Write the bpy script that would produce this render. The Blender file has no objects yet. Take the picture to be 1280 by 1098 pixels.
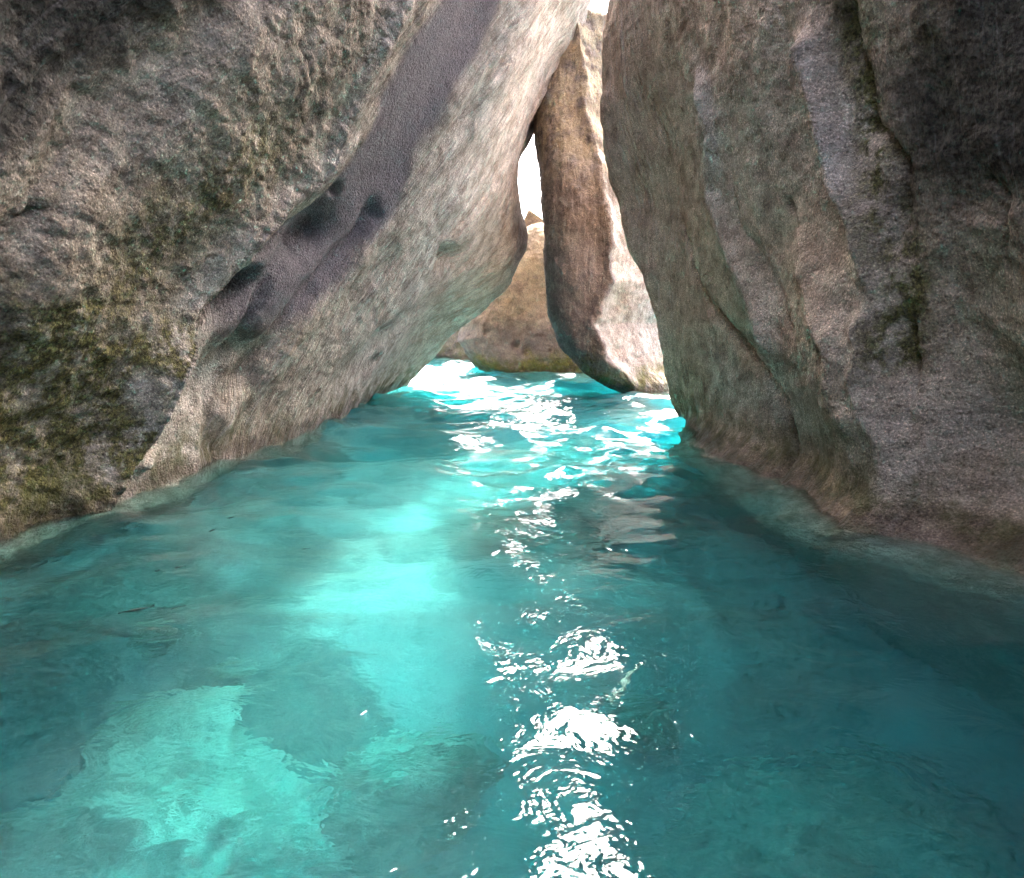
import bpy, math, random
import numpy as np

# ------------------------------------------------------------------ camera, sky, sun, exposure
sc = bpy.context.scene
FPX, HORIZ, CAMH = 834.0, 400.0, 1.2           # focal length and horizon row for a 1280 x 1098 frame
PITCH = math.atan((549 - HORIZ) / FPX)
cam_d = bpy.data.cameras.new('camera'); cam = bpy.data.objects.new('camera', cam_d)
sc.collection.objects.link(cam); sc.camera = cam
cam_d.sensor_width = 36.0; cam_d.lens = 36.0 * FPX / 1280.0
cam_d.clip_start = 0.02; cam_d.clip_end = 2000
cam.location = (0, 0, CAMH); cam.rotation_euler = (math.pi / 2 - PITCH, 0, 0)

SUN_TO = np.array([0.21, 0.58, 0.79]); SUN_TO = SUN_TO / np.linalg.norm(SUN_TO)
world = bpy.data.worlds.new('World'); sc.world = world; world.use_nodes = True
wn = world.node_tree.nodes; wl = world.node_tree.links; wn.clear()
sky = wn.new('ShaderNodeTexSky'); sky.sky_type = 'NISHITA'; sky.sun_disc = False
sky.sun_elevation = math.asin(SUN_TO[2])
sky.sun_rotation = math.atan2(SUN_TO[0], SUN_TO[1])
sky.dust_density = 9.0; sky.air_density = 0.45; sky.ozone_density = 0.5
bg = wn.new('ShaderNodeBackground'); bg.inputs['Strength'].default_value = 0.15
wo = wn.new('ShaderNodeOutputWorld')
wl.new(sky.outputs[0], bg.inputs['Color']); wl.new(bg.outputs[0], wo.inputs['Surface'])

sun_d = bpy.data.lights.new('sun', 'SUN'); sun_d.energy = 2.0; sun_d.angle = math.radians(0.5)
sun_d.color = (1.0, 0.93, 0.82)
sun = bpy.data.objects.new('sun', sun_d); sc.collection.objects.link(sun)
from mathutils import Vector
sun.rotation_euler = Vector(tuple(SUN_TO)).to_track_quat('Z', 'Y').to_euler()
sun.location = (6, -8, 20)

sc.view_settings.view_transform = 'Standard'; sc.view_settings.look = 'None'
sc.view_settings.gamma = 1.0; sc.view_settings.use_curve_mapping = False
sc.view_settings.exposure = 3.85
cy = sc.cycles
cy.max_bounces = 9; cy.diffuse_bounces = 4; cy.glossy_bounces = 3; cy.transmission_bounces = 6
cy.volume_bounces = 2
cy.use_adaptive_sampling = True; cy.adaptive_threshold = 0.03
cy.caustics_reflective = True; cy.caustics_refractive = True; cy.blur_glossy = 0.5
cy.sample_clamp_indirect = 6.0
cy.use_denoising = True

# ------------------------------------------------------------------ helpers
def link(o): sc.collection.objects.link(o); return o

def ray(px, py):
    x = (px - 640) / FPX; y = (549 - py) / FPX
    return np.array([x, y * math.sin(PITCH) + math.cos(PITCH), y * math.cos(PITCH) - math.sin(PITCH)])
EYE = np.array([0, 0, CAMH])
def at_y(px, py, Y): d = ray(px, py); return EYE + d * Y / d[1]
def at_z(px, py, z=0.0): d = ray(px, py); return EYE + d * (z - CAMH) / d[2]
def under(px, py, depth):
    """Point at the given depth below the water, seen through a flat surface (bent at the surface)."""
    d = ray(px, py); d = d / np.linalg.norm(d); p = EYE + d * (-CAMH / d[2])
    h = np.array([d[0], d[1], 0]) / 1.33; c = math.sqrt(max(1e-6, 1 - h @ h))
    return p + np.array([h[0], h[1], -c]) * depth / c

def _hash(ix, iy, iz, seed):
    h = (ix.astype(np.uint32) * np.uint32(374761393)) ^ (iy.astype(np.uint32) * np.uint32(668265263)) \
        ^ (iz.astype(np.uint32) * np.uint32(2147483647 - 1274126177 & 0x7fffffff)) ^ np.uint32((seed * 1442695041) & 0xffffffff)
    h = (h ^ (h >> np.uint32(13))) * np.uint32(1274126177)
    h = (h ^ (h >> np.uint32(16))) * np.uint32(2246822519)
    h = h ^ (h >> np.uint32(15))
    return h.astype(np.float32) / np.float32(4294967295.0)
def vnoise(x, y, z, seed=0):
    x = np.asarray(x, np.float32); y = np.asarray(y, np.float32); z = np.asarray(z, np.float32)
    x, y, z = np.broadcast_arrays(x, y, z)
    fx, fy, fz = np.floor(x), np.floor(y), np.floor(z)
    ix, iy, iz = fx.astype(np.int64), fy.astype(np.int64), fz.astype(np.int64)
    u, v, w = x - fx, y - fy, z - fz
    u = u * u * u * (u * (u * 6 - 15) + 10); v = v * v * v * (v * (v * 6 - 15) + 10); w = w * w * w * (w * (w * 6 - 15) + 10)
    r = 0
    for dx in (0, 1):
        for dy in (0, 1):
            for dz in (0, 1):
                r = r + _hash(ix + dx, iy + dy, iz + dz, seed) * (u if dx else 1 - u) * (v if dy else 1 - v) * (w if dz else 1 - w)
    return r * 2 - 1
def fbm(x, y, z, octv=4, seed=0, gain=0.5, lac=2.03):
    r = 0; a = 1.0; f = 1.0
    for i in range(octv):
        r = r + a * vnoise(x * f + 17.3 * i, y * f - 9.1 * i, z * f + 5.7 * i, seed + i); a *= gain; f *= lac
    return r

def seg_dist(P, Q, pts):
    """Unsigned and signed distance of points (P, Q) to a polyline."""
    best = np.full(P.shape, 1e9, np.float32); sg = np.zeros(P.shape, np.float32)
    for (x0, y0), (x1, y1) in zip(pts[:-1], pts[1:]):
        dx, dy = x1 - x0, y1 - y0; L2 = dx * dx + dy * dy + 1e-12
        t = np.clip(((P - x0) * dx + (Q - y0) * dy) / L2, 0, 1)
        ex, ey = P - (x0 + t * dx), Q - (y0 + t * dy)
        d = np.sqrt(ex * ex + ey * ey); m = d < best
        best = np.where(m, d, best); sg = np.where(m, np.sign(dx * ey - dy * ex), sg)
    return best, best * sg

class TPS:
    def __init__(self, pts, vals, lam=1e-3):
        p = np.array(pts, float); n = len(p); self.p = p
        K = self.k(np.linalg.norm(p[:, None] - p[None], axis=2)) + lam * np.eye(n)
        Pm = np.hstack([np.ones((n, 1)), p]); A = np.zeros((n + 3, n + 3))
        A[:n, :n] = K; A[:n, n:] = Pm; A[n:, :n] = Pm.T
        self.c = np.linalg.solve(A, np.concatenate([vals, np.zeros(3)]))
    @staticmethod
    def k(r): return np.where(r > 1e-9, r * r * np.log(np.maximum(r, 1e-9)), 0)
    def __call__(self, a, b):
        n = len(self.p); r = self.c[n] + self.c[n + 1] * a + self.c[n + 2] * b
        for i in range(n): r = r + self.c[i] * self.k(np.hypot(a - self.p[i, 0], b - self.p[i, 1]))
        return r

def mesh_grid(name, V, nu, nv, wrap_u=False, uv=None, attrs=None, material=None, smooth=True):
    """V: (nv*nu, 3) rows of nu points -> quads."""
    me = bpy.data.meshes.new(name)
    iu = np.arange(nu if wrap_u else nu - 1); iv = np.arange(nv - 1)
    I, J = np.meshgrid(iu, iv); I = I.ravel(); J = J.ravel(); I2 = (I + 1) % nu
    q = np.stack([J * nu + I, J * nu + I2, (J + 1) * nu + I2, (J + 1) * nu + I], 1).astype(np.int32)
    return mesh_raw(me, V, q, uv, attrs, material, smooth)
def mesh_raw(me, V, q, uv=None, attrs=None, material=None, smooth=True):
    n = len(V); me.vertices.add(n); me.vertices.foreach_set('co', np.asarray(V, np.float32).ravel())
    k = q.shape[1]
    me.loops.add(q.size); me.loops.foreach_set('vertex_index', q.ravel().astype(np.int32))
    me.polygons.add(len(q)); me.polygons.foreach_set('loop_start', np.arange(0, q.size, k, dtype=np.int32))
    me.update(calc_edges=True)
    if smooth: me.polygons.foreach_set('use_smooth', np.ones(len(q), bool))
    if uv is not None:
        l = me.uv_layers.new(name='UVMap'); l.data.foreach_set('uv', np.asarray(uv, np.float32)[q.ravel()].ravel())
    for k2, v in (attrs or {}).items():
        a = me.attributes.new(k2, 'FLOAT', 'POINT'); a.data.foreach_set('value', np.asarray(v, np.float32))
    if material: me.materials.append(material)
    return me
def tag(o, label, cat, group=None, kind=None):
    o['label'] = label
    if kind: o['kind'] = kind
    if cat: o['category'] = cat
    if group: o['group'] = group
    return o

# ------------------------------------------------------------------ materials
def mat(name):
    m = bpy.data.materials.new(name); m.use_nodes = True; m.node_tree.nodes.clear()
    return m, m.node_tree.nodes, m.node_tree.links
class NT:
    def __init__(s, name): s.m, s.n, s.l = mat(name)
    def node(s, t, **k):
        x = s.n.new(t)
        for a, b in k.items(): setattr(x, a, b)
        return x
    def set(s, sock, v):
        if hasattr(v, 'is_linked') or isinstance(v, bpy.types.NodeSocket): s.l.new(v, sock)
        else: sock.default_value = v
    def noise(s, vec, scale, detail=4, rough=0.55, dist=0.0):
        x = s.node('ShaderNodeTexNoise'); s.set(x.inputs['Vector'], vec)
        x.inputs['Scale'].default_value = scale; x.inputs['Detail'].default_value = detail
        x.inputs['Roughness'].default_value = rough; x.inputs['Distortion'].default_value = dist
        return x.outputs[0]
    def voro(s, vec, scale, feature='F1'):
        x = s.node('ShaderNodeTexVoronoi', feature=feature); s.set(x.inputs['Vector'], vec)
        x.inputs['Scale'].default_value = scale
        return x.outputs[0]
    def ramp(s, f, lo, hi, a=0.0, b=1.0):
        x = s.node('ShaderNodeMapRange', interpolation_type='SMOOTHSTEP'); s.set(x.inputs[0], f)
        x.inputs[1].default_value = lo; x.inputs[2].default_value = hi; x.inputs[3].default_value = a; x.inputs[4].default_value = b
        return x.outputs[0]
    def math(s, op, a, b=0.0, c=0.0):
        x = s.node('ShaderNodeMath', operation=op); s.set(x.inputs[0], a); s.set(x.inputs[1], b); s.set(x.inputs[2], c)
        return x.outputs[0]
    def mix(s, f, a, b, blend='MIX'):
        x = s.node('ShaderNodeMix', data_type='RGBA', blend_type=blend); s.set(x.inputs[0], f)
        s.set(x.inputs[6], a if not isinstance(a, tuple) else (*a, 1)); s.set(x.inputs[7], b if not isinstance(b, tuple) else (*b, 1))
        return x.outputs[2]
    def attr(s, name): return s.node('ShaderNodeAttribute', attribute_name=name).outputs['Fac']
    def bump(s, h, strength, dist, normal=None):
        x = s.node('ShaderNodeBump'); s.set(x.inputs['Height'], h); x.inputs['Strength'].default_value = strength
        x.inputs['Distance'].default_value = dist
        if normal is not None: s.l.new(normal, x.inputs['Normal'])
        return x.outputs[0]
    def out(s, shader, vol=None):
        o = s.node('ShaderNodeOutputMaterial'); s.l.new(shader, o.inputs['Surface'])
        if vol is not None: s.l.new(vol, o.inputs['Volume'])
        return s.m

def rock_material(name, c_dark, c_light, c_grey=(0.13, 0.115, 0.125), stri=0.0, stri_dir=0.0, rough_amt=1.0, bumpk=1.0):
    t = NT(name)
    tc = t.node('ShaderNodeTexCoord'); P = t.node('ShaderNodeNewGeometry').outputs['Position']
    uv = t.node('ShaderNodeUVMap').outputs[0]
    big = t.noise(P, 0.9, 3, 0.6); midn = t.noise(P, 5.0, 5, 0.66, 0.0); fine = t.noise(P, 34.0, 4, 0.72); spk = t.noise(P, 85.0, 2, 0.7)
    col = t.mix(t.ramp(big, 0.34, 0.66), c_dark, c_light)
    col = t.mix(t.ramp(midn, 0.42, 0.72, 0, 0.65), col, tuple(min(1, v * 1.45) for v in c_light))
    col = t.mix(t.ramp(midn, 0.46, 0.30, 0, 0.6), col, tuple(v * 0.45 for v in c_dark))
    warm = t.noise(P, 1.7, 4, 0.6)
    col = t.mix(t.ramp(warm, 0.54, 0.74, 0, 0.28), col, (0.30, 0.19, 0.09))
    col = t.mix(t.ramp(t.attr('grey'), 0.0, 0.9, 0, 0.97), col, c_grey)
    col = t.mix(t.attr('pale'), col, t.mix(t.ramp(midn, 0.4, 0.6), (0.45, 0.38, 0.33), (0.68, 0.595, 0.535)))
    ochre = t.math('MULTIPLY', t.attr('ochre'), t.ramp(t.noise(P, 4.0, 5, 0.65), 0.35, 0.6))
    col = t.mix(ochre, col, (0.40, 0.32, 0.20))
    moss = t.math('MULTIPLY', t.attr('moss'), t.ramp(t.noise(P, 7.0, 6, 0.7), 0.33, 0.58))
    col = t.mix(t.math('MINIMUM', moss, 0.9), col, t.mix(t.ramp(fine, 0.4, 0.6), (0.055, 0.052, 0.010), (0.16, 0.145, 0.036)))
    # crystals of the granite: dark mica and pale feldspar grains
    col = t.mix(t.ramp(spk, 0.47, 0.34, 0, 0.6 * rough_amt), col, (0.30, 0.30, 0.31), 'MULTIPLY')
    col = t.mix(t.ramp(spk, 0.54, 0.68, 0, 0.8 * rough_amt), col, (2.1, 2.05, 2.0), 'MULTIPLY')
    col = t.mix(t.ramp(fine, 0.48, 0.34, 0, 0.55 * rough_amt), col, (0.36, 0.35, 0.34), 'MULTIPLY')
    col = t.mix(t.math('MULTIPLY', t.attr('near_shade'), t.ramp(warm, 0.28, 0.50, 0.7, 0.97)), col, t.mix(t.ramp(fine, 0.4, 0.6), (0.024, 0.022, 0.017), (0.075, 0.068, 0.052)))  # shade of the near walls and corners, put into the colour
    # tide line: pink crust and dark wet weed just above the water
    sep = t.node('ShaderNodeSeparateXYZ'); t.l.new(P, sep.inputs[0]); z = sep.outputs['Z']
    zj = t.math('ADD', z, t.math('MULTIPLY', t.math('SUBTRACT', midn, 0.5), 0.35))
    band = t.ramp(zj, 0.55, 0.10)
    col = t.mix(t.math('MULTIPLY', band, t.ramp(t.noise(P, 3.0, 5, 0.65), 0.38, 0.60, 0, 0.75)), col, (0.10, 0.105, 0.03))
    pk = t.math('MULTIPLY', t.ramp(zj, 0.10, 0.04), t.ramp(zj, -0.08, 0.0))
    col = t.mix(t.math('MULTIPLY', pk, 0.22), col, (0.22, 0.13, 0.14))
    col = t.mix(t.ramp(zj, 0.05, -0.10, 0, 0.85), col, t.mix(t.ramp(fine, 0.4, 0.62), (0.15, 0.165, 0.10), (0.33, 0.35, 0.25)))
    col = t.mix(t.ramp(z, 0.02, -0.10, 0, 0.8), col, t.mix(t.ramp(midn, 0.4, 0.6), (0.30, 0.32, 0.24), (0.50, 0.50, 0.40)))
    wet = t.math('MULTIPLY', t.ramp(zj, 0.20, 0.08), t.ramp(z, -0.03, 0.01))
    col = t.mix(t.math('MULTIPLY', wet, 0.7), col, (0.42, 0.40, 0.38), 'MULTIPLY')
    # relief
    pits = t.ramp(t.voro(P, 34.0), 0.0, 0.5)
    rough_zone = t.math('MAXIMUM', t.math('SUBTRACT', t.math('SUBTRACT', 1.0, t.math('MULTIPLY', t.attr('grey'), 0.6)), t.math('MULTIPLY', t.attr('stri'), 0.6)), 0.15)
    h = t.math('MULTIPLY', t.noise(P, 9.0, 6, 0.70, 0.0), 1.0)
    h = t.math('MULTIPLY', h, rough_zone)
    h = t.math('ADD', h, t.math('MULTIPLY', t.noise(P, 55.0, 4, 0.65), 0.13))
    h = t.math('ADD', h, t.math('MULTIPLY', pits, 0.10))
    if stri:
        mp = t.node('ShaderNodeMapping'); t.l.new(uv, mp.inputs['Vector'])
        mp.vector_type = 'TEXTURE'; mp.inputs['Rotation'].default_value = (0, 0, stri_dir); mp.inputs['Scale'].default_value = (1.0, 0.09, 1.0)
        s1 = t.noise(mp.outputs[0], 2.4, 5, 0.68, 0.7)
        sm = t.math('MULTIPLY', t.attr('stri'), stri)
        h = t.math('ADD', h, t.math('MULTIPLY', s1, sm))
        col = t.mix(t.math('MULTIPLY', t.ramp(s1, 0.50, 0.36), t.math('MULTIPLY', t.attr('stri'), 0.35)), col, (0.12, 0.095, 0.085))
        col = t.mix(t.math('MULTIPLY', t.ramp(s1, 0.50, 0.66), t.math('MULTIPLY', t.attr('stri'), 0.35)), col, (0.62, 0.55, 0.51))
    nrm = t.bump(h, 1.0, 0.085 * bumpk)
    p = t.node('ShaderNodeBsdfPrincipled')
    t.l.new(col, p.inputs['Base Color']); t.l.new(nrm, p.inputs['Normal'])
    t.set(p.inputs['Roughness'], t.ramp(zj, 0.25, 0.0, 0.86, 0.38))
    p.inputs['Specular IOR Level'].default_value = 0.12
    return t.out(p.outputs[0])

STRI_L = 1.0
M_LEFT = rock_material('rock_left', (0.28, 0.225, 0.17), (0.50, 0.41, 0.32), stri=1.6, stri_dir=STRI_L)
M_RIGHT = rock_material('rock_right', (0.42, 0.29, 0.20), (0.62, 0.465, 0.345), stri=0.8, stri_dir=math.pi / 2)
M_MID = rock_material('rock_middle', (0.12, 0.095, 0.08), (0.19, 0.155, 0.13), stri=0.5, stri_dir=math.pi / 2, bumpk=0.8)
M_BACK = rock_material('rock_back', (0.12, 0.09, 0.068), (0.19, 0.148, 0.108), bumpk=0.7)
M_SUB = rock_material('rock_submerged', (0.2, 0.2, 0.16), (0.36, 0.36, 0.3), bumpk=0.6, rough_amt=0.4)

def sand_material():
    t = NT('sand'); P = t.node('ShaderNodeNewGeometry').outputs['Position']
    n1 = t.noise(P, 1.1, 5, 0.6, 0.6); n2 = t.noise(P, 9.0, 4, 0.6); n3 = t.noise(P, 140.0, 2, 0.6)
    col = t.mix(t.ramp(n1, 0.36, 0.62), (0.33, 0.31, 0.26), (0.60, 0.575, 0.50))
    col = t.mix(t.attr('weed'), col, t.mix(t.ramp(n2, 0.4, 0.6), (0.06, 0.08, 0.06), (0.20, 0.21, 0.16)))
    col = t.mix(t.ramp(n3, 0.40, 0.28, 0, 0.35), col, (0.15, 0.13, 0.10))
    p = t.node('ShaderNodeBsdfPrincipled'); t.l.new(col, p.inputs['Base Color']); p.inputs['Roughness'].default_value = 0.9
    h = t.math('ADD', n2, t.math('MULTIPLY', n3, 0.15))
    t.l.new(t.bump(h, 0.7, 0.05), p.inputs['Normal'])
    return t.out(p.outputs[0])
M_SAND = sand_material()

def water_material():
    t = NT('sea_water'); P = t.node('ShaderNodeNewGeometry').outputs['Position']
    mp = t.node('ShaderNodeMapping'); t.l.new(P, mp.inputs['Vector']); mp.inputs['Scale'].default_value = (0.75, 1.0, 1.0)
    h = t.math('ADD', t.noise(mp.outputs[0], 7.0, 3, 0.55, 0.6), t.math('MULTIPLY', t.noise(mp.outputs[0], 30.0, 2, 0.5, 0.2), 0.16))
    p = t.node('ShaderNodeBsdfPrincipled')
    p.inputs['Base Color'].default_value = (1, 1, 1, 1); p.inputs['Transmission Weight'].default_value = 1.0
    p.inputs['IOR'].default_value = 1.33; p.inputs['Roughness'].default_value = 0.02
    t.l.new(t.bump(h, 0.36, 0.03), p.inputs['Normal'])
    v = t.node('ShaderNodeVolumeAbsorption'); v.inputs['Color'].default_value = (0.0, 0.765, 0.815, 1); v.inputs['Density'].default_value = 1.25
    vs = t.node('ShaderNodeVolumeScatter'); vs.inputs['Color'].default_value = (0.75, 1.0, 0.99, 1); vs.inputs['Density'].default_value = 0.13
    va = t.node('ShaderNodeAddShader'); t.l.new(v.outputs[0], va.inputs[0]); t.l.new(vs.outputs[0], va.inputs[1])
    return t.out(p.outputs[0], va.outputs[0])
M_WATER = water_material()

def simple(name, c, rough=0.7, bump=0.0, scale=60.0):
    t = NT(name); P = t.node('ShaderNodeTexCoord').outputs['Object']
    n = t.noise(P, scale, 3, 0.6)
    p = t.node('ShaderNodeBsdfPrincipled'); t.l.new(t.mix(t.ramp(n, 0.3, 0.7), tuple(v * 0.7 for v in c), tuple(min(1, v * 1.2) for v in c)), p.inputs['Base Color'])
    p.inputs['Roughness'].default_value = rough
    if bump: t.l.new(t.bump(n, 0.6, bump), p.inputs['Normal'])
    return t.out(p.outputs[0])
M_FOAM = simple('sea_foam', (0.80, 0.80, 0.80), 0.6)
M_FISH = simple('fish_skin', (0.03, 0.035, 0.03), 0.4)
M_STICK = simple('driftwood', (0.50, 0.46, 0.38), 0.8, 0.01)

# ------------------------------------------------------------------ boulders
def spaced(a0, a1, n, dens):
    """n samples between a0 and a1 with the given density function."""
    x = np.linspace(a0, a1, 4000); w = dens(x); c = np.concatenate([[0], np.cumsum((w[1:] + w[:-1]) / 2 * np.diff(x))])
    return np.interp(np.linspace(0, c[-1], n), c, x)

def lin(bs, vs): return lambda b: np.interp(b, bs, vs)
def gauss(d, w): return np.exp(-(d / w) ** 2)
def sstep(x, lo, hi): t = np.clip((x - lo) / (hi - lo), 0, 1); return t * t * (3 - 2 * t)

class Frame:
    def __init__(s, O, A, N):
        s.O = np.array(O, float); s.A = np.array(A, float) / np.linalg.norm(A)
        N = np.array(N, float); N -= s.A * (N @ s.A); s.N = N / np.linalg.norm(N)
        B = np.cross(s.A, s.N); s.B = B if B[2] > 0 else -B
    hf = None                                   # broad relief of the face, once known
    def loc(s, p): q = np.asarray(p) - s.O; return q @ s.A, q @ s.B, q @ s.N
    def hit(s, px, py):
        d = ray(px, py); hh = 0.0
        for _ in range(1 if s.hf is None else 9):
            t = ((s.O + s.N * hh - EYE) @ s.N) / (d @ s.N); a, b, h = s.loc(EYE + t * d)
            if s.hf is not None: hh = 0.5 * hh + 0.5 * float(np.clip(s.hf(a, b), -0.6, 0.9))
        return a, b
    def hits(s, pts): return [s.hit(*p) for p in pts]
    def world(s, a, b, h): return s.O + a[..., None] * s.A + b[..., None] * s.B + h[..., None] * s.N

def boulder(name, fr, bs, aL, aR, s_front, Tf, Tb, rL, rR, rtop, relief, masks, material, nback=36, seed=0, amp=(0.05, 0.02), freq=(1.2, 5.0), crag=0.010):
    nb = len(bs); nf = len(s_front)
    L = aL(bs)[:, None]; R = aR(bs)[:, None]
    sb = (np.cos(np.linspace(0, np.pi, nback + 2))[1:-1] * -0.5 + 0.5)
    s = np.concatenate([s_front, sb[::-1]])
    front = np.concatenate([np.ones(nf, bool), np.zeros(nback, bool)])
    a = L + (R - L) * s[None, :]; b = np.repeat(bs[:, None], len(s), 1)
    qL = np.clip(1 - (a - L) / rL, 0, 1); qR = np.clip(1 - (R - a) / rR, 0, 1); qT = np.clip(1 - (bs[-1] - b) / rtop, 0, 1)
    q = np.clip(np.sqrt(qL ** 2 + qR ** 2 + qT ** 2), 0, 1); prof = np.sqrt(np.maximum(0, 1 - q * q))
    hb = np.where(front[None, :], Tf * (prof - 1), -Tf - Tb * prof)
    af, bf = a[:, :nf], b[:, :nf]
    h = hb.copy(); rel, extra = relief(af, bf)
    w = np.ones_like(af); h[:, :nf] += rel * w
    # the edge columns carry on round the back
    k = np.linspace(1, 0, nback + 2)[1:-1]
    h[:, nf:] += rel[:, -1:] * k[None, :] + rel[:, :1] * (1 - k[None, :])
    V = fr.world(a, b, h)
    x, y, z = V[..., 0], V[..., 1], V[..., 2]
    d = amp[0] * fbm(x * freq[0], y * freq[0], z * freq[0], 3, seed) + amp[1] * fbm(x * freq[1], y * freq[1], z * freq[1], 4, seed + 20, 0.55)
    d = d + crag * (np.abs(fbm(x * 9.0, y * 9.0, z * 9.0, 3, seed + 40, 0.55)) * 2 - 0.6)
    dv = np.gradient(V, axis=0); du = np.roll(V, -1, 1) - np.roll(V, 1, 1)
    n = np.cross(du, dv); n /= np.linalg.norm(n, axis=2, keepdims=True) + 1e-9
    if (n[nb // 2, nf // 2] @ fr.N) < 0: n = -n
    rough = extra.get('rough')
    if rough is not None:
        d = d * np.concatenate([rough, np.ones((nb, nback))], 1)
    V = V + n * d[..., None]
    at = {}
    for kx in ('moss', 'grey', 'pale', 'ochre', 'stri', 'near_shade'):
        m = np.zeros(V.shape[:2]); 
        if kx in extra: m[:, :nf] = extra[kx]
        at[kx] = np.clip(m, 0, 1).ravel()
    me = mesh_grid(name, V.reshape(-1, 3), V.shape[1], nb, True, np.stack([a.ravel(), b.ravel()], 1), at, material)
    o = link(bpy.data.objects.new(name, me))
    return o

# --- the big leaning slab on the left
FL = Frame((-3.4, 0, 0), (0.1, 1, 0), (1, -0.1, -0.5))
YE = 13.0
edgeL = [(500, 492), (526, 474), (550, 448), (576, 418), (606, 385), (630, 345), (648, 305), (651, 270), (648, 236), (656, 200), (675, 165), (702, 110), (729, 45), (744, 0)]
eL = [FL.loc(at_y(px, py, YE)) for px, py in edgeL]
eb = [e[1] for e in eL]; ea = [e[0] for e in eL]
cpts, cval = [], []
for e in eL[1:]: cpts.append((e[0] - 0.2, e[1])); cval.append(e[2])
def add(fr, lst):
    for px, py, h in lst: cpts.append(fr.hit(px, py)); cval.append(h)
add(FL, [(490, 30, .08), (415, 190, .08), (325, 290, .07), (235, 400, .08), (175, 480, .08), (135, 550, .06), (80, 620, .04),
         (585, 30, .12), (520, 110, .10), (465, 210, .09), (395, 300, .06), (315, 400, .10), (240, 500, .10),
         (645, -10, .32), (592, 80, .33), (530, 190, .34), (472, 290, .34), (405, 390, .31), (320, 485, .22), (260, 555, .14),
         (650, 100, .36), (622, 200, .36), (590, 300, .36), (520, 390, .34), (455, 450, .26),
         (380, 100, .05), (260, 200, .0), (200, 330, .0), (60, 350, .03), (60, 130, -.22), (190, 60, -.15), (20, 560, -.05), (90, 480, .0), (300, 20, .0)])
for (a, b, h) in [(0, 0, -.1), (0, 3, -.3), (-2, 1, -.2), (6, 7, .3), (9, 8, .35), (12, 9.5, .3), (3, 5.5, -.2), (-6, 0, 0), (-6, 4, 0)]: cpts.append((a, b)); cval.append(h)
tpsL = TPS(cpts, cval); FL.hf = lambda a, b: tpsL(a, b) + 0.32 * np.exp(-max(b, -0.08) / 0.30) * float(sstep(10.5 - a, 0, 4))
crestL = FL.hits([(520, -40), (490, 40), (450, 130), (415, 200), (330, 285), (272, 350), (235, 400), (195, 450), (172, 500), (140, 555), (90, 620)])
troughL = FL.hits([(610, -20), (555, 90), (505, 190), (430, 275), (385, 305)])
groove2 = FL.hits([(400, 300), (340, 350), (310, 400), (300, 440), (240, 500)])
groove3 = FL.hits([(470, 270), (400, 360), (355, 410), (310, 470), (268, 510), (262, 545)])
groove4 = FL.hits([(700, 60), (640, 170), (560, 310), (520, 390), (440, 460)])
nearL = FL.hits([(330, -10), (240, 80), (130, 160), (70, 240), (20, 330), (-40, 420)])
holesL = [(384, 298, .20, .13), (275, 385, .15, .17), (300, 372, .10, .08), (285, 462, .22, .16), (560, 326, .16, .22), (350, 300, .07, .08), (328, 318, .08, .1),
          (70, 272, .035, .10), (420, 245, .05, .06), (462, 460, .10, .08), (310, 438, .10, .09), (180, 580, .05, -.06)]
greyL = FL.hits([(620, -30), (590, 20), (530, 100), (475, 200), (405, 300), (322, 400), (245, 500), (185, 560), (120, 615), (40, 660)])
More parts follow.
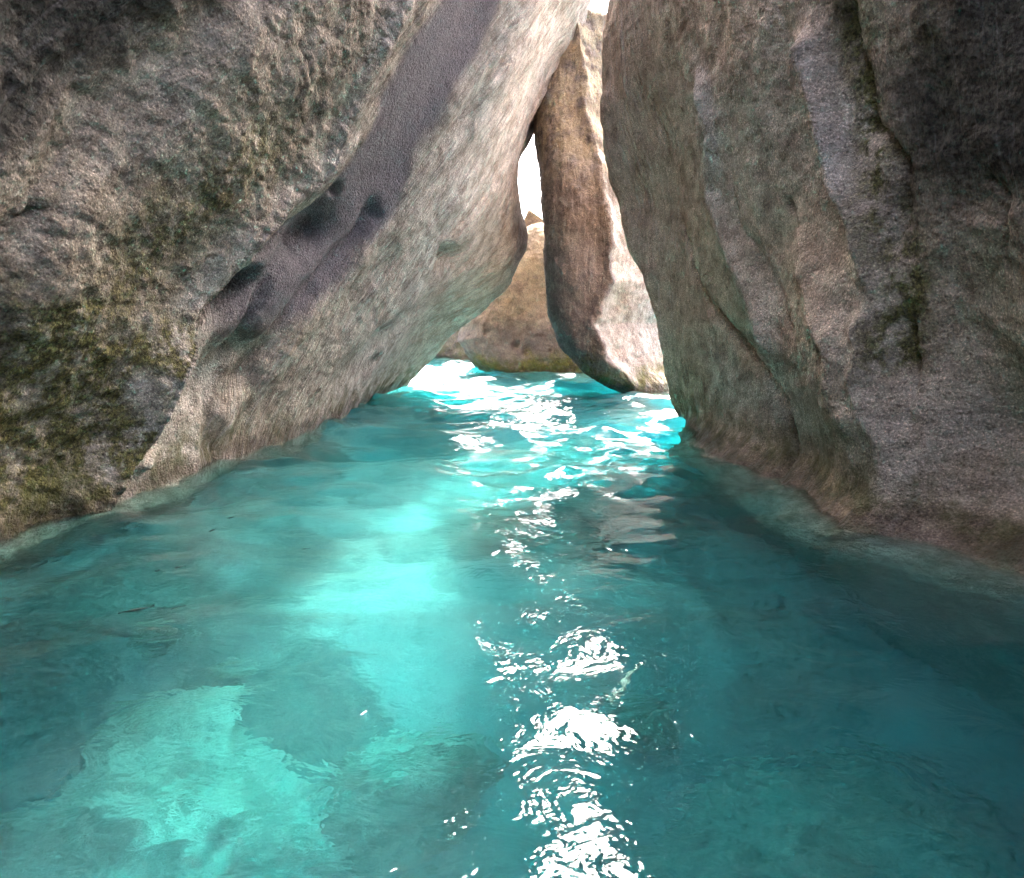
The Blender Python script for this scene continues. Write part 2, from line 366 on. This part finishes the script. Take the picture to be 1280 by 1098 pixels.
def reliefL(a, b):
    a = a.astype(np.float32); b = b.astype(np.float32)
    h = tpsL(a, b)
    wob_a = a + 0.10 * fbm(a * 1.3, b * 1.3, 0.0, 3, 5); wob_b = b + 0.10 * fbm(a * 1.3, b * 1.3, 4.0, 3, 9)
    h = h + 0.26 * np.maximum(0, -a - 0.3) ** 1.5  # unseen end behind the camera, curved inward to cut frontal skylight
    d, sg = seg_dist(wob_a, wob_b, crestL)
    right = sg > 0 if (seg_dist(np.array([FL.hit(450, 230)[0]]), np.array([FL.hit(450, 230)[1]]), crestL)[1][0] > 0) else sg < 0
    h = h + 0.06 * gauss(d, 0.16) + 0.32 * np.exp(-np.maximum(b, -0.08) / 0.30) * sstep(10.5 - a, 0, 4)
    d2, _ = seg_dist(wob_a, wob_b, troughL); h = h - 0.05 * gauss(d2, 0.35)
    d3, _ = seg_dist(wob_a, wob_b, groove2); h = h - 0.07 * gauss(d3, 0.10)
    d4, _ = seg_dist(wob_a, wob_b, groove3); h = h - 0.12 * gauss(d4, 0.12)
    d5, _ = seg_dist(wob_a, wob_b, groove4); h = h - 0.10 * gauss(d5, 0.25)
    d6, s6 = seg_dist(wob_a, wob_b, nearL); h = h - 0.10 * gauss(d6, 0.18)
    pa, pb = FL.hit(40, 60); nearside = np.sign(seg_dist(np.array([pa]), np.array([pb]), nearL)[1][0])
    for px, py, r, dep in holesL:
        ha, hb2 = FL.hit(px, py)
        h = h - dep * 1.1 * np.exp(-(((wob_a - ha) / (r * 2.2)) ** 2 + ((wob_b - hb2 - 0.25 * (wob_a - ha)) / (r * 1.15)) ** 2) ** 1.2)
    wd = np.where(right, 1, 0) * sstep(d, 0.0, 0.35)
    bright = np.clip(1 - d2 / 1.6, 0, 1)
    dg = seg_dist(a, b, greyL)[0] + 0.16 * fbm(a * 1.1, b * 1.1, 2.0, 3, 3)
    grey = np.where(right, 1.0, 0.0) * sstep(d, -0.03, 0.10) * (1 - sstep(dg, 0.42, 0.72)) * (0.5 + 0.5 * sstep(b, 0.9, 1.9))  # worn grey stone, with the hollow's shade deepened in the colour
    stri = np.where(right, 1 - 0.85 * grey, 0.25)
    h = h + stri * 0.045 * fbm((a * math.cos(STRI_L) + b * math.sin(STRI_L)) * 0.9, (b * math.cos(STRI_L) - a * math.sin(STRI_L)) * 5.0, 0.0, 4, 77)
    moss = np.where(right, 0.0, 1.0) * sstep(fbm(a * 0.8, b * 0.8, 7.0, 3, 31) + 0.9 - 0.55 * b, 0.0, 0.9) * 0.8
    dm = seg_dist(a, b, FL.hits([(0, 560), (90, 450), (230, 270), (330, 180)]))[0]
    moss = np.maximum(moss, 0.75 * gauss(dm, 0.35))
    ochre = np.where(right, 0.35 * (1 - grey), 0.25)
    foot = (1 - sstep(dg, 0.40, 0.75)) * sstep(1.5 - b, 0, 0.9) * np.where(right, 1.0, 0.0) * sstep(d, -0.02, 0.10)
    h = h + 0.13 * gauss(d, 0.15) * sstep(1.7 - b, 0, 0.8)
    moss = np.maximum(moss, np.where(right, 0.0, 1.0) * sstep(1.45 - b + 0.4 * fbm(a * 1.5, b * 1.5, 7.0, 3, 32), 0, 0.7) * 2.0)
    grey = grey * (1 - 0.6 * foot)
    rough = np.where(right, 0.6 - 0.35 * sstep(a, 7.0, 9.5), 1.0) * (1 - 0.75 * np.maximum(grey, foot))
    nz = 0.9 * fbm(a * 0.9, b * 0.9, 11.0, 3, 51)
    near_shade = 1.0 * np.maximum(sstep(3.65 - a + 0.35 * nz, 0, 0.5), np.where(s6 * nearside > 0, 1.0, 0) * sstep(d6 + 0.15 * nz, -0.05, 0.4))  # painted shade over the near end and upper-left corner
    return h, dict(near_shade=near_shade * (1 - foot), grey=grey, stri=stri * (1 - foot), moss=moss * (1 - 0.8 * foot), ochre=ochre * 0.5, rough=rough, pale=np.where(right, np.maximum(0.6 * foot, np.maximum(1.0 * (1 - grey) * sstep(a, 6.0, 9.5), 0.5 * gauss(d, 0.35) * (1 - 0.7 * grey))), 0.6 * gauss(d, 0.22)))  # pale also paints light onto the crest and the face nearest the gap
bsL = np.concatenate([np.linspace(-2.6, -0.15, 30)[:-1], np.linspace(-0.15, 4.2, 420)[:-1], np.linspace(4.2, 8.4, 190)])
yN = spaced(-6.0, YE + 0.4, 760, lambda x: 1 / np.where(x < 0.3, 20, np.maximum(x + 0.3, 2.2)) ** 1.15 + 0.12 * np.exp(-((x - YE) / 0.5) ** 2))
sL = (yN - yN[0]) / (yN[-1] - yN[0])
aLl = lin([-3, 3.4, 4.6, 5.9, 6.25, 6.6, 7.4, 8.4], [-6.0, -6.0, -2.5, 2.5, 6.2, 9.0, 10.8, 11.8])
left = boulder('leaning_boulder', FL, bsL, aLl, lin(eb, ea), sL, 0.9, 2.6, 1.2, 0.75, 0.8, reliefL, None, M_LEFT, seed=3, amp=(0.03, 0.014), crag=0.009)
tag(left, 'huge leaning granite boulder on the left with a dark grey hollow and pale striped face', 'boulder')

# --- the tall boulder on the right
FR = Frame((2.85, 0, 0), (-0.1, 1, 0), (-1, -0.1, -0.225))
YR = 8.4
edgeR = [(842, 545), (836, 520), (826, 490), (817, 450), (806, 400), (790, 350), (768, 300), (753, 240), (744, 180), (739, 110), (742, 60), (750, 0), (760, -60)]
eR = [FR.loc(at_y(px, py, YR)) for px, py in edgeR]
rb = [e[1] for e in eR]; ra = [e[0] for e in eR]
cpts, cval = [], []
for e in eR: cpts.append((e[0] - 0.2, e[1])); cval.append(e[2])
add(FR, [(800, 80, .0), (800, 250, .06), (840, 420, .05), (900, 120, .0), (930, 400, .08), (1000, 60, .02), (1000, 330, .06), (1090, 400, .22), (1130, 520, .22), (1155, 620, .15),
         (1060, 560, .12), (950, 530, .08), (1200, 560, -.30), (1230, 660, -.30), (1180, 420, -.18), (1150, 250, -.08), (1250, 200, -.05), (1270, 450, -.15), (1270, 40, -.05), (1130, 60, -.02)])
for (a, b, h) in [(0, 0, -.1), (0, 3, -.1), (-2, 1, -.1), (4, 6, 0.), (7, 7, .2), (-6, 0, 0), (-6, 4, 0)]: cpts.append((a, b)); cval.append(h)
tpsR = TPS(cpts, cval); FR.hf = tpsR
gr = lambda pts: FR.hits(pts)
ribsR = [(gr([(880, 120), (895, 230), (925, 340), (960, 420)]), .05, .14), (gr([(1010, 60), (1045, 170), (1075, 260), (1090, 370), (1105, 450), (1140, 540), (1160, 640)]), .09, .10),
         (gr([(1000, 330), (1040, 430), (1060, 520)]), .04, .12), (gr([(760, 120), (790, 260), (830, 400), (850, 500)]), .04, .12)]
groovesR = [(gr([(868, 330), (905, 408), (935, 448), (962, 470), (982, 500), (992, 540), (1003, 578)]), .16, .020), (gr([(1088, 150), (1112, 160), (1130, 185), (1136, 215)]), .12, .018),
            (gr([(1138, 400), (1150, 470), (1148, 510), (1165, 560)]), .14, .022), (gr([(1232, 200), (1256, 225), (1250, 290), (1262, 340)]), .06, .015),
            (gr([(815, 130), (835, 210), (850, 250), (868, 330), (905, 410), (960, 470), (985, 520), (1003, 575)]), .10, .055),
            (gr([(912, 190), (930, 280), (955, 350), (985, 400)]), .05, .05), (gr([(1025, 220), (1060, 300), (1080, 360)]), .08, .09),
            (gr([(1055, 20), (1080, 110), (1100, 160), (1135, 200), (1128, 260), (1100, 330), (1110, 380), (1140, 420), (1120, 470), (1150, 560), (1170, 660)]), .12, .045),
            (gr([(975, 20), (985, 60), (1000, 110)]), .03, .03), (gr([(1140, 400), (1150, 480), (1160, 530)]), .08, .05), (gr([(870, 505), (885, 530), (890, 545)]), .05, .03),
            (gr([(1090, 150), (1118, 170), (1135, 215)]), .04, .025), (gr([(1245, 210), (1255, 270), (1235, 350)]), .03, .03),
            (gr([(765, 320), (780, 400), (800, 450)]), .05, .05), (gr([(740, 300), (760, 360), (790, 440)]), .04, .05)]
holesR = [(1025, 436, .03, .06), (1028, 476, .02, .04), (985, 265, .03, .05), (1085, 375, .06, .05), (1145, 420, .07, -.05), (900, 230, .03, .03), (850, 300, .03, .04)]
mossR = gr([(1050, 0), (1075, 90), (1100, 180), (1108, 260), (1130, 360), (1140, 430)])
moss2R = gr([(1160, -10), (1165, 60), (1180, 130)])
paleR = gr([(900, 480), (960, 520), (1050, 540), (1110, 570)])
def reliefR(a, b):
    a = a.astype(np.float32); b = b.astype(np.float32)
    h = tpsR(a, b) + 0.26 * np.maximum(0, -a - 0.3) ** 1.5  # last term bends the unseen end inward, closing off light from behind
    wa = a + 0.07 * fbm(a * 1.8, b * 1.8, 0.0, 3, 15); wb = b + 0.07 * fbm(a * 1.8, b * 1.8, 4.0, 3, 19)
    for pts, amp, w in ribsR: h = h + 1.7 * amp * gauss(seg_dist(wa, wb, pts)[0], w)
    for pts, amp, w in groovesR:
        d, sg = seg_dist(wa, wb, pts); h = h - 0.6 * amp * np.exp(-np.abs(d / w) ** 1.2)
    for px, py, r, dep in holesR:
        ha, hb = FR.hit(px, py); h = h - dep * np.exp(-(((wa - ha) / r) ** 2 + ((wb - hb) / (r * 1.2)) ** 2) ** 1.3)
    # ledge just under the water
    h = h + 0.50 * sstep(-b + 0.05 * fbm(a * 2, b * 2, 1.0, 3, 4), -0.30, 0.30) * sstep(a, 2.0, 3.2) * sstep(8.0 - a, 0, 1.5)
    h = h + 0.22 * np.exp(-np.maximum(b, 0.0) / 0.28) * sstep(a, 2.0, 3.2) * sstep(8.0 - a, 0, 1.5)
    m1 = gauss(seg_dist(wa, wb, mossR)[0], 0.13); m2 = gauss(seg_dist(wa, wb, moss2R)[0], 0.07)
    moss = np.maximum(m1 * 1.1, m2)
    moss = np.maximum(moss, 0.35 * sstep(1.0 - b + 0.5 * fbm(a * 1.2, b * 0.8, 3.0, 3, 8), 0, 1.0) * sstep(a, 2.5, 4.0))
    nearm = 0.3 * sstep(3.6 - a, 0, 0.8) * sstep(fbm(a * 1.2, b * 1.2, 9.0, 3, 41) + 0.25, 0, 0.7)
    moss = np.maximum(moss, nearm)
    grey = 0.08 * sstep(fbm(a * 0.7, b * 0.4, 2.0, 3, 55) + 0.1, 0, 0.7)
    stri = 0.25 + 0.6 * sstep(a, 6.2, 7.6)
    h = h + stri * 0.02 * fbm(a * 4.0, b * 0.6, 0.0, 4, 78)
    near_shade = 1.0 * sstep(3.75 - a + 0.7 * fbm(a * 0.9, b * 0.9, 11.0, 3, 52), 0, 0.9)  # painted shade fading in towards the near end
    return h, dict(near_shade=near_shade, moss=moss, grey=grey, stri=stri, ochre=0.2 * np.ones_like(a), pale=0.4 * gauss(seg_dist(wa, wb, ribsR[0][0])[0], 0.28) + 0.2 * gauss(seg_dist(wa, wb, ribsR[1][0])[0], 0.16) + 0.35 * gauss(seg_dist(wa, wb, gr([(880, 150), (960, 150), (1040, 190)]))[0], 0.5) + 0.5 * gauss(seg_dist(wa, wb, paleR)[0], 0.45) * sstep(fbm(a * 1.5, b * 1.5, 1.0, 3, 66) + 0.3, 0, 0.6), rough=0.65 * np.ones_like(a))  # pale along the ribs puts the light they catch into the colour
bsR = np.concatenate([np.linspace(-2.6, -0.4, 26)[:-1], np.linspace(-0.4, 3.2, 400)[:-1], np.linspace(3.2, 5.35, 120)])
yR = spaced(-6.0, YR + 0.4, 620, lambda x: 1 / np.where(x < 0.3, 20, np.maximum(x + 0.2, 2.0)) ** 1.15 + 0.2 * np.exp(-((x - YR) / 0.4) ** 2))
sR = (yR - yR[0]) / (yR[-1] - yR[0])
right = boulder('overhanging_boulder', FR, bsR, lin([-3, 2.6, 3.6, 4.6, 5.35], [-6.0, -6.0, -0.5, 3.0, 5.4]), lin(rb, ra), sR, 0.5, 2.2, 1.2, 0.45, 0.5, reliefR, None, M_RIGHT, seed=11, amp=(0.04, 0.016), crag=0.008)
tag(right, 'massive brown fluted boulder on the right with green moss streaks and a sunken ledge', 'boulder')

# --- the tall narrow boulder in the gap
FM = Frame((0, 10.6, 0), (1, 0, 0), (0.0, -1, 0.0))
edM = [(830, 530), (812, 503), (775, 492), (735, 470), (706, 436), (690, 390), (684, 330), (681, 240), (679, 180), (674, 150), (668, 95), (678, 30), (690, -10), (704, -40), (718, -58)]
eM = [FM.loc(at_y(px, py, 10.6)) for px, py in edM]
mb = [e[1] for e in eM]; ma = [e[0] for e in eM]
ridgeM = FM.hits([(735, 20), (742, 150), (750, 240), (760, 300), (766, 350), (744, 405), (762, 450), (800, 485)])
def reliefM(a, b):
    h = 0.10 * fbm(a * 0.8, b * 0.8, 0.0, 3, 61)
    wa = a + 0.08 * fbm(a * 2, b * 2, 0.0, 3, 62)
    rx = np.interp(b, [r[1] for r in ridgeM[::-1]], [r[0] for r in ridgeM[::-1]])
    d = wa - rx
    h = h - 0.9 * np.maximum(0, d) + 0.10 * gauss(d, 0.12)
    h = h - 0.22 * sstep(-b, -3.0, 0.0) - 0.40 * np.maximum(0, b - 3.1) * sstep(b, 3.1, 3.9)
    low = 0.9 * sstep(0.9 - b + 0.35 * fbm(a * 2.5, b * 2, 0, 3, 6), 0.3, 0.8)
    pale = sstep(d + 0.05 * fbm(a * 6, b * 6, 0, 3, 63), 0.0, 0.08) * sstep(3.2 - b, 0, 0.6) * sstep(b + 0.2 * fbm(a * 5, b * 5, 0, 2, 8), 0.1, 0.5)
    return h, dict(pale=pale * 0.5, moss=low * 0.8, ochre=sstep(b, 2.9, 4.2) * 0.7, grey=0.5 * sstep(3.0 - b, 0, 1.0), stri=0.3 * np.ones_like(a))  # ochre above, grey below: sunlit top and shaded front put into the colour
bsM = np.linspace(-0.9, mb[-1], 300)
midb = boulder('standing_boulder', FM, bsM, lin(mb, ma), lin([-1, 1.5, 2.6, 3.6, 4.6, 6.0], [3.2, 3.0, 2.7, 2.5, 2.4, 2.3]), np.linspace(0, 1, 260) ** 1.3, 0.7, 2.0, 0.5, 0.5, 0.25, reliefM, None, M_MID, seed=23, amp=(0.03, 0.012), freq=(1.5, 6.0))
tag(midb, 'tall narrow boulder standing in the gap with a sunlit ochre top and white streaked flank', 'boulder')

# --- the rounded boulder closing the back of the gap
FB = Frame((0, 15.0, 0), (1, 0, 0), (0.0, -1, 0.12))
edB = [(640, 486), (618, 474), (604, 464), (586, 448), (568, 422), (574, 398), (594, 360), (620, 320), (640, 290), (652, 262), (662, 240)]
eB = [FB.loc(at_y(px, py, 15.0)) for px, py in edB]
bb = [e[1] for e in eB]; ba = [e[0] for e in eB]
def reliefB(a, b):
    h = 0.15 * fbm(a * 0.6, b * 0.6, 0.0, 3, 71)
    for px, py, r, dep in [(646, 434, .09, .12), (660, 440, .16, .10), (608, 416, .06, .08), (687, 440, .04, .05), (630, 400, .03, .04)]:
        ha, hb = FB.hit(px, py); h = h - dep * np.exp(-(((a - ha) / r) ** 2 + ((b - hb) / r) ** 2) ** 1.5)
    low = sstep(0.55 - b + 0.3 * fbm(a * 2.5, b * 2, 0, 3, 6), 0.1, 0.5)
    return h, dict(moss=low * 0.9, grey=0.45 * sstep(1.6 - b, 0, 0.8), ochre=0.35 * sstep(b, 1.2, 2.6))
bsB = np.linspace(-1.0, bb[-1], 200)
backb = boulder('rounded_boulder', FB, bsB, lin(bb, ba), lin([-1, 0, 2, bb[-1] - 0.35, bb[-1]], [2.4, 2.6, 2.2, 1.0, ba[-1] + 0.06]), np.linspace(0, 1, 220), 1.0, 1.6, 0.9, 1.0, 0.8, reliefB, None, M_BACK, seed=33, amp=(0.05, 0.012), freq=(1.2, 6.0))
tag(backb, 'rounded tan boulder at the back of the gap with dark pock marks and mossy foot', 'boulder')

FF = Frame((0, 20.5, 0), (1, 0, 0), (0.0, -1, 0.2))
def reliefF(a, b): return 0.25 * fbm(a * 0.7, b * 0.7, 0.0, 4, 81), dict(moss=0.3 * np.ones_like(a), grey=0.4 * np.ones_like(a))
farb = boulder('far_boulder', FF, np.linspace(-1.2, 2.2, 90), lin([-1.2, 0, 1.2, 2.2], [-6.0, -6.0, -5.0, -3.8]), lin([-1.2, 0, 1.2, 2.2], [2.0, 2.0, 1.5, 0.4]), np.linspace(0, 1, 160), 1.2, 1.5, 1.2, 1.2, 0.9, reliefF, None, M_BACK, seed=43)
tag(farb, 'small dark shaded boulder glimpsed beyond the foot of the leaning slab', 'boulder')

# ------------------------------------------------------------------ seabed
def bed(x, y):
    d = 1.15 + 0.35 * sstep(x, 0.2, 2.2) + 0.18 * fbm(x * 0.55, y * 0.55, 0.0, 3, 91) + 0.05 * fbm(x * 2.2, y * 2.2, 0.0, 3, 92)
    d = d + 1.15 * sstep(3.4 - y, 0.0, 1.5) * (0.55 + 0.45 * sstep(np.abs(x - 0.1), 0.1, 0.7))     # deeper hollow near the viewer
    d = d - 0.38 * np.exp(-(((x + 1.1) / 1.4) ** 2 + ((y - 4.8) / 2.2) ** 2))
    d = d - 0.22 * sstep(-x, 1.1, 2.5) * sstep(y, 2.5, 4.5)
    d = d + 0.9 * sstep(np.hypot(x, y - 8), 14, 60)
    return -d
xs = np.concatenate([-np.geomspace(300, 4.2, 40)[:-1], np.linspace(-4.2, 4.2, 300), np.geomspace(4.2, 300, 40)[1:]])
ys = np.concatenate([-np.geomspace(300, 1.0, 30)[:-1] , np.linspace(-1.0, 0.6, 20)[:-1], spaced(0.6, 24, 420, lambda y: 1 / np.maximum(y, 1.5)), np.geomspace(24, 400, 30)[1:]])
X, Y = np.meshgrid(xs, ys)
weed = sstep(fbm(X * 0.9, Y * 0.9, 3.0, 4, 95) - 0.05, 0.05, 0.5) * 0.6
bedm = mesh_grid('seabed', np.stack([X, Y, bed(X, Y)], 2).reshape(-1, 3), len(xs), len(ys), False, None, {'weed': weed.ravel()}, M_SAND)
seabed = link(bpy.data.objects.new('seabed', bedm)); seabed['kind'] = 'structure'

# ------------------------------------------------------------------ water
rng = np.random.default_rng(4)
WAV = []
for i in range(46):
    lam = float(np.exp(rng.uniform(np.log(0.22), np.log(2.6)))); th = rng.normal(math.pi / 2, 0.75)
    WAV.append((2 * math.pi / lam * math.cos(th), 2 * math.pi / lam * math.sin(th), rng.uniform(0, 6.28), 0.0058 * lam ** 0.92))
def wave(x, y):
    wx = x + 0.22 * fbm(x * 0.8, y * 0.8, 0.0, 2, 101); wy = y + 0.22 * fbm(x * 0.8, y * 0.8, 5.0, 2, 102)
    h = 0
    for kx, ky, ph, am in WAV: h = h + am * np.sin(kx * wx + ky * wy + ph)
    amp = 0.42 + 1.0 * sstep(y, 3.0, 8.0)
    h = h * amp
    h = np.where(h > 0, h * 1.15, h * 0.9)
    return h * sstep(300 - np.hypot(x, y), 0, 200)
xs = np.concatenate([-np.geomspace(290, 4.4, 30)[:-1], np.linspace(-4.4, 4.4, 520), np.geomspace(4.4, 290, 30)[1:]])
ys = np.concatenate([-np.geomspace(290, 1.0, 24)[:-1], np.linspace(-1.0, 0.7, 60)[:-1], spaced(0.7, 22, 820, lambda y: 1 / np.maximum(y, 1.2)), np.geomspace(22, 390, 40)[1:]])
X, Y = np.meshgrid(xs, ys); nx, ny = len(xs), len(ys)
V = np.stack([X, Y, wave(X, Y)], 2).reshape(-1, 3)
I, J = np.meshgrid(np.arange(nx - 1), np.arange(ny - 1)); I = I.ravel(); J = J.ravel()
q = np.stack([J * nx + I, J * nx + I + 1, (J + 1) * nx + I + 1, (J + 1) * nx + I], 1)
# skirt and floor far below, so that the water is one closed body
ring = np.concatenate([np.arange(nx), np.arange(1, ny) * nx + nx - 1, (ny - 1) * nx + np.arange(nx - 2, -1, -1), np.arange(ny - 2, 0, -1) * nx])
nV = len(V); low = V[ring].copy(); low[:, 2] = -7.0; V = np.vstack([V, low, [[0, 0, -7.0]]])
m = len(ring); ii = np.arange(m); jj = (ii + 1) % m
sk = np.stack([ring[jj], ring[ii], nV + ii, nV + jj], 1)
fl = np.stack([nV + jj, nV + ii, np.full(m, nV + m), np.full(m, nV + m)], 1)
me = bpy.data.meshes.new('water')
Vf = V; faces = np.vstack([q, sk])
water_me = mesh_raw(me, Vf, faces, None, None, M_WATER)
import bmesh
bm = bmesh.new(); bm.from_mesh(water_me); bm.verts.ensure_lookup_table()
cv = bm.verts[nV + m]
for i in range(m): bm.faces.new((bm.verts[nV + (i + 1) % m], bm.verts[nV + i], cv))
bm.to_mesh(water_me); bm.free()
water = link(bpy.data.objects.new('water', water_me)); water['kind'] = 'structure'

# ------------------------------------------------------------------ rocks under the water
def loose_rock(name, c, r, label, seed, group=None, rot=0.0, nu=120, nv=60, flat=1.0, lump=0.22, material=None, moss=0.2, pale=0.0, cat='rock'):
    th = np.linspace(0, 2 * np.pi, nu, endpoint=False); ph = np.linspace(-np.pi / 2, np.pi / 2, nv)
    T, Pp = np.meshgrid(th, ph); x, y, z = np.cos(Pp) * np.cos(T), np.cos(Pp) * np.sin(T), np.sin(Pp)
    k = 1 + lump * fbm(x * 1.3, y * 1.3, z * 1.3, 3, seed) + lump * 0.3 * fbm(x * 5, y * 5, z * 5, 4, seed + 7)
    sgn = lambda v, e: np.sign(v) * np.abs(v) ** e
    x, y, z = sgn(x, .85) * r[0] * k, sgn(y, .85) * r[1] * k, sgn(z, flat) * r[2] * k
    cr, sr = math.cos(rot), math.sin(rot)
    V = np.stack([x * cr - y * sr, x * sr + y * cr, z], 2).reshape(-1, 3)
    one = np.ones(len(V))
    me = mesh_grid(name, V, nu, nv, True, np.zeros((len(V), 2)), {'moss': one * moss, 'pale': one * pale, 'grey': one * 0, 'ochre': one * 0, 'stri': one * 0, 'near_shade': one * 0}, material or M_SUB)
    o = link(bpy.data.objects.new(name, me)); o.location = tuple(c)
    return tag(o, label, cat, group)
p = under(175, 960, 1.0); loose_rock('submerged_rock', (p[0], p[1], -1.55), (0.62, 0.50, 0.62), 'pale crusty rock under the water in the near left corner', 201, pale=0.0)
p = under(1060, 960, 1.1); loose_rock('submerged_rock', (p[0], p[1] + .2, -2.4), (1.0, 0.85, 0.85), 'big smooth dome of rock under the dark water near the right', 202, moss=0.1, pale=0.2, lump=0.12)
p = under(510, 905, 1.0); loose_rock('submerged_rock', (p[0], p[1], -1.60), (0.42, 0.26, 0.45), 'dark pointed rock under the water left of the glitter column', 203, rot=0.4, moss=0.5)
p = under(390, 760, 1.0); loose_rock('submerged_rock', (p[0], p[1], -1.25), (0.34, 0.30, 0.30), 'dark rounded rock under the pale water behind the pointed one', 204, moss=0.8)
p = under(790, 850, 1.0); loose_rock('submerged_rock', (p[0], p[1], -1.45), (0.20, 0.14, 0.30), 'small dark rock lying beneath the sunken stick', 205, moss=1.0)
for i, (px, py, r) in enumerate([(190, 800, .06), (290, 840, .09), (230, 798, .025), (10, 885, .05), (22, 880, .045), (32, 920, .07)]):
    p = under(px, py, 1.0); z = float(bed(np.array(p[0]), np.array(p[1])))
    p = under(px, py, -z - r * 0.6)
    lab = ['dark oval stone on the pale sand left of the middle', 'dark almond-shaped stone on the sand behind the crusty rock', 'tiny dark pebble beside the oval stone', 'dark pebble at the left edge of the picture', 'dark pebble next to the one at the left edge', 'dark lump of stone below the pebbles at the left edge'][i]
    loose_rock('sunken_stone', p, (r * 1.3, r, r * 0.8), lab, 300 + i, 'stones on the sand', nu=36, nv=18, moss=1.0, cat='stone')

def tube(name, pts, rad, material, n=10):
    pts = np.array(pts, float); V = []
    for i, p in enumerate(pts):
        t = pts[min(i + 1, len(pts) - 1)] - pts[max(i - 1, 0)]; t /= np.linalg.norm(t)
        u = np.cross(t, (0, 0, 1.0)); u /= np.linalg.norm(u); w = np.cross(u, t)
        for k in range(n):
            a = 2 * math.pi * k / n; V.append(p + (u * math.cos(a) + w * math.sin(a)) * rad[i])
    return mesh_grid(name, np.array(V), n, len(pts), True, None, None, material)
p0 = under(762, 878, 0.34); p1 = under(805, 826, 0.30)
pts = [p0 + (p1 - p0) * t + np.array([0.01 * math.sin(7 * t), 0, 0.006 * math.sin(9 * t)]) for t in np.linspace(0, 1, 14)]
st = link(bpy.data.objects.new('stick', tube('stick', pts, [0.004 + 0.008 * math.sin(math.pi * min(1, 0.15 + t)) for t in np.linspace(0, .84, 14)], M_STICK)))
tag(st, 'thin pale stick sunken in the water above the small dark rock', 'stick')

# ------------------------------------------------------------------ fish
def fish_mesh():
    n, k = 16, 10; V = []
    for i in range(n):
        t = i / (n - 1); hh = 0.16 * math.sin(math.pi * min(1, t * 0.93 + 0.05)) ** 0.8 * (1 - 0.55 * t); 
        if t > 0.86: hh = 0.03 + (t - 0.86) * 0.85
        ww = 0.08 * math.sin(math.pi * min(1, t + 0.03)) ** 0.8 + 0.004
        for j in range(k):
            a = 2 * math.pi * j / k; V.append((t - 0.5, ww * math.cos(a), hh * math.sin(a)))
    return mesh_grid('fish', np.array(V), k, n, True, None, None, M_FISH)
fm = fish_mesh()
FISH = [(170, 758, .14, -0.9, 'largest dark little fish near the left edge of the pale water'), (265, 662, .07, 1.3, 'tiny upright fish highest up in the left water'),
        (222, 757, .07, -0.8, 'small dark fish just right of the largest one'), (382, 683, .05, -0.7, 'tiny dark fish over the palest patch of water'),
        (225, 708, .05, -0.4, 'upper of two tiny fish left of the pale patch'), (200, 713, .045, -1.2, 'lower of two tiny fish left of the pale patch'), (290, 648, .06, -0.3, 'faint slim fish farthest from the viewer')]
for px, py, L, rz, lab in FISH:
    p = under(px, py, 0.12)
    o = link(bpy.data.objects.new('fish', fm)); o.location = tuple(p); o.scale = (L, L, L); o.rotation_euler = (0, 0.1, 0.95 + 0.3 * rz)
    tag(o, lab, 'fish', 'small fish in the pool')

# ------------------------------------------------------------------ foam
def foam(name, cx, cy, rx, ry, n, label, seed, thr=0.0):
    r = np.random.default_rng(seed); V = []; Fq = []
    k = 0
    while k < n:
        x, y = r.normal(0, 0.5, 2); x = cx + x * rx; y = cy + y * ry
        d = ((x - cx) / rx) ** 2 + ((y - cy) / ry) ** 2
        if fbm(np.array(x * 3.0), np.array(y * 2.0), np.array(seed * 1.0), 3, seed) - 0.4 * d < thr: k += 0.2; continue
        k += 1
        s = r.uniform(0.006, 0.022); e = r.uniform(1.0, 2.2); rot = r.uniform(0, 3.14)
        z = float(wave(np.array(x), np.array(y))); b0 = len(V)
        for j in range(6):
            a = j * math.pi / 3 + r.uniform(-.2, .2); dx, dy = s * e * math.cos(a), s * math.sin(a)
            X2, Y2 = x + dx * math.cos(rot) - dy * math.sin(rot), y + dx * math.sin(rot) + dy * math.cos(rot)
            V.append((X2, Y2, z - 0.004))
        V.append((x, y, z + s * 0.45))
        for j in range(6): Fq.append((b0 + j, b0 + (j + 1) % 6, b0 + 6))
    me = mesh_raw(bpy.data.meshes.new(name), np.array(V), np.array(Fq, np.int32), None, None, M_FOAM)
    return tag(link(bpy.data.objects.new(name, me)), label, 'foam', None, 'stuff')
c = at_z(660, 512); foam('foam', c[0], c[1], 0.9, 1.9, 1300, 'white froth and glitter on the water before the standing boulder', 7, -0.02)  # flakes also stand in for sunlit glitter on this patch
c = at_z(545, 466); foam('foam', c[0], c[1], 0.35, 1.2, 300, 'white surf breaking beyond the foot of the leaning slab', 9, -0.1)
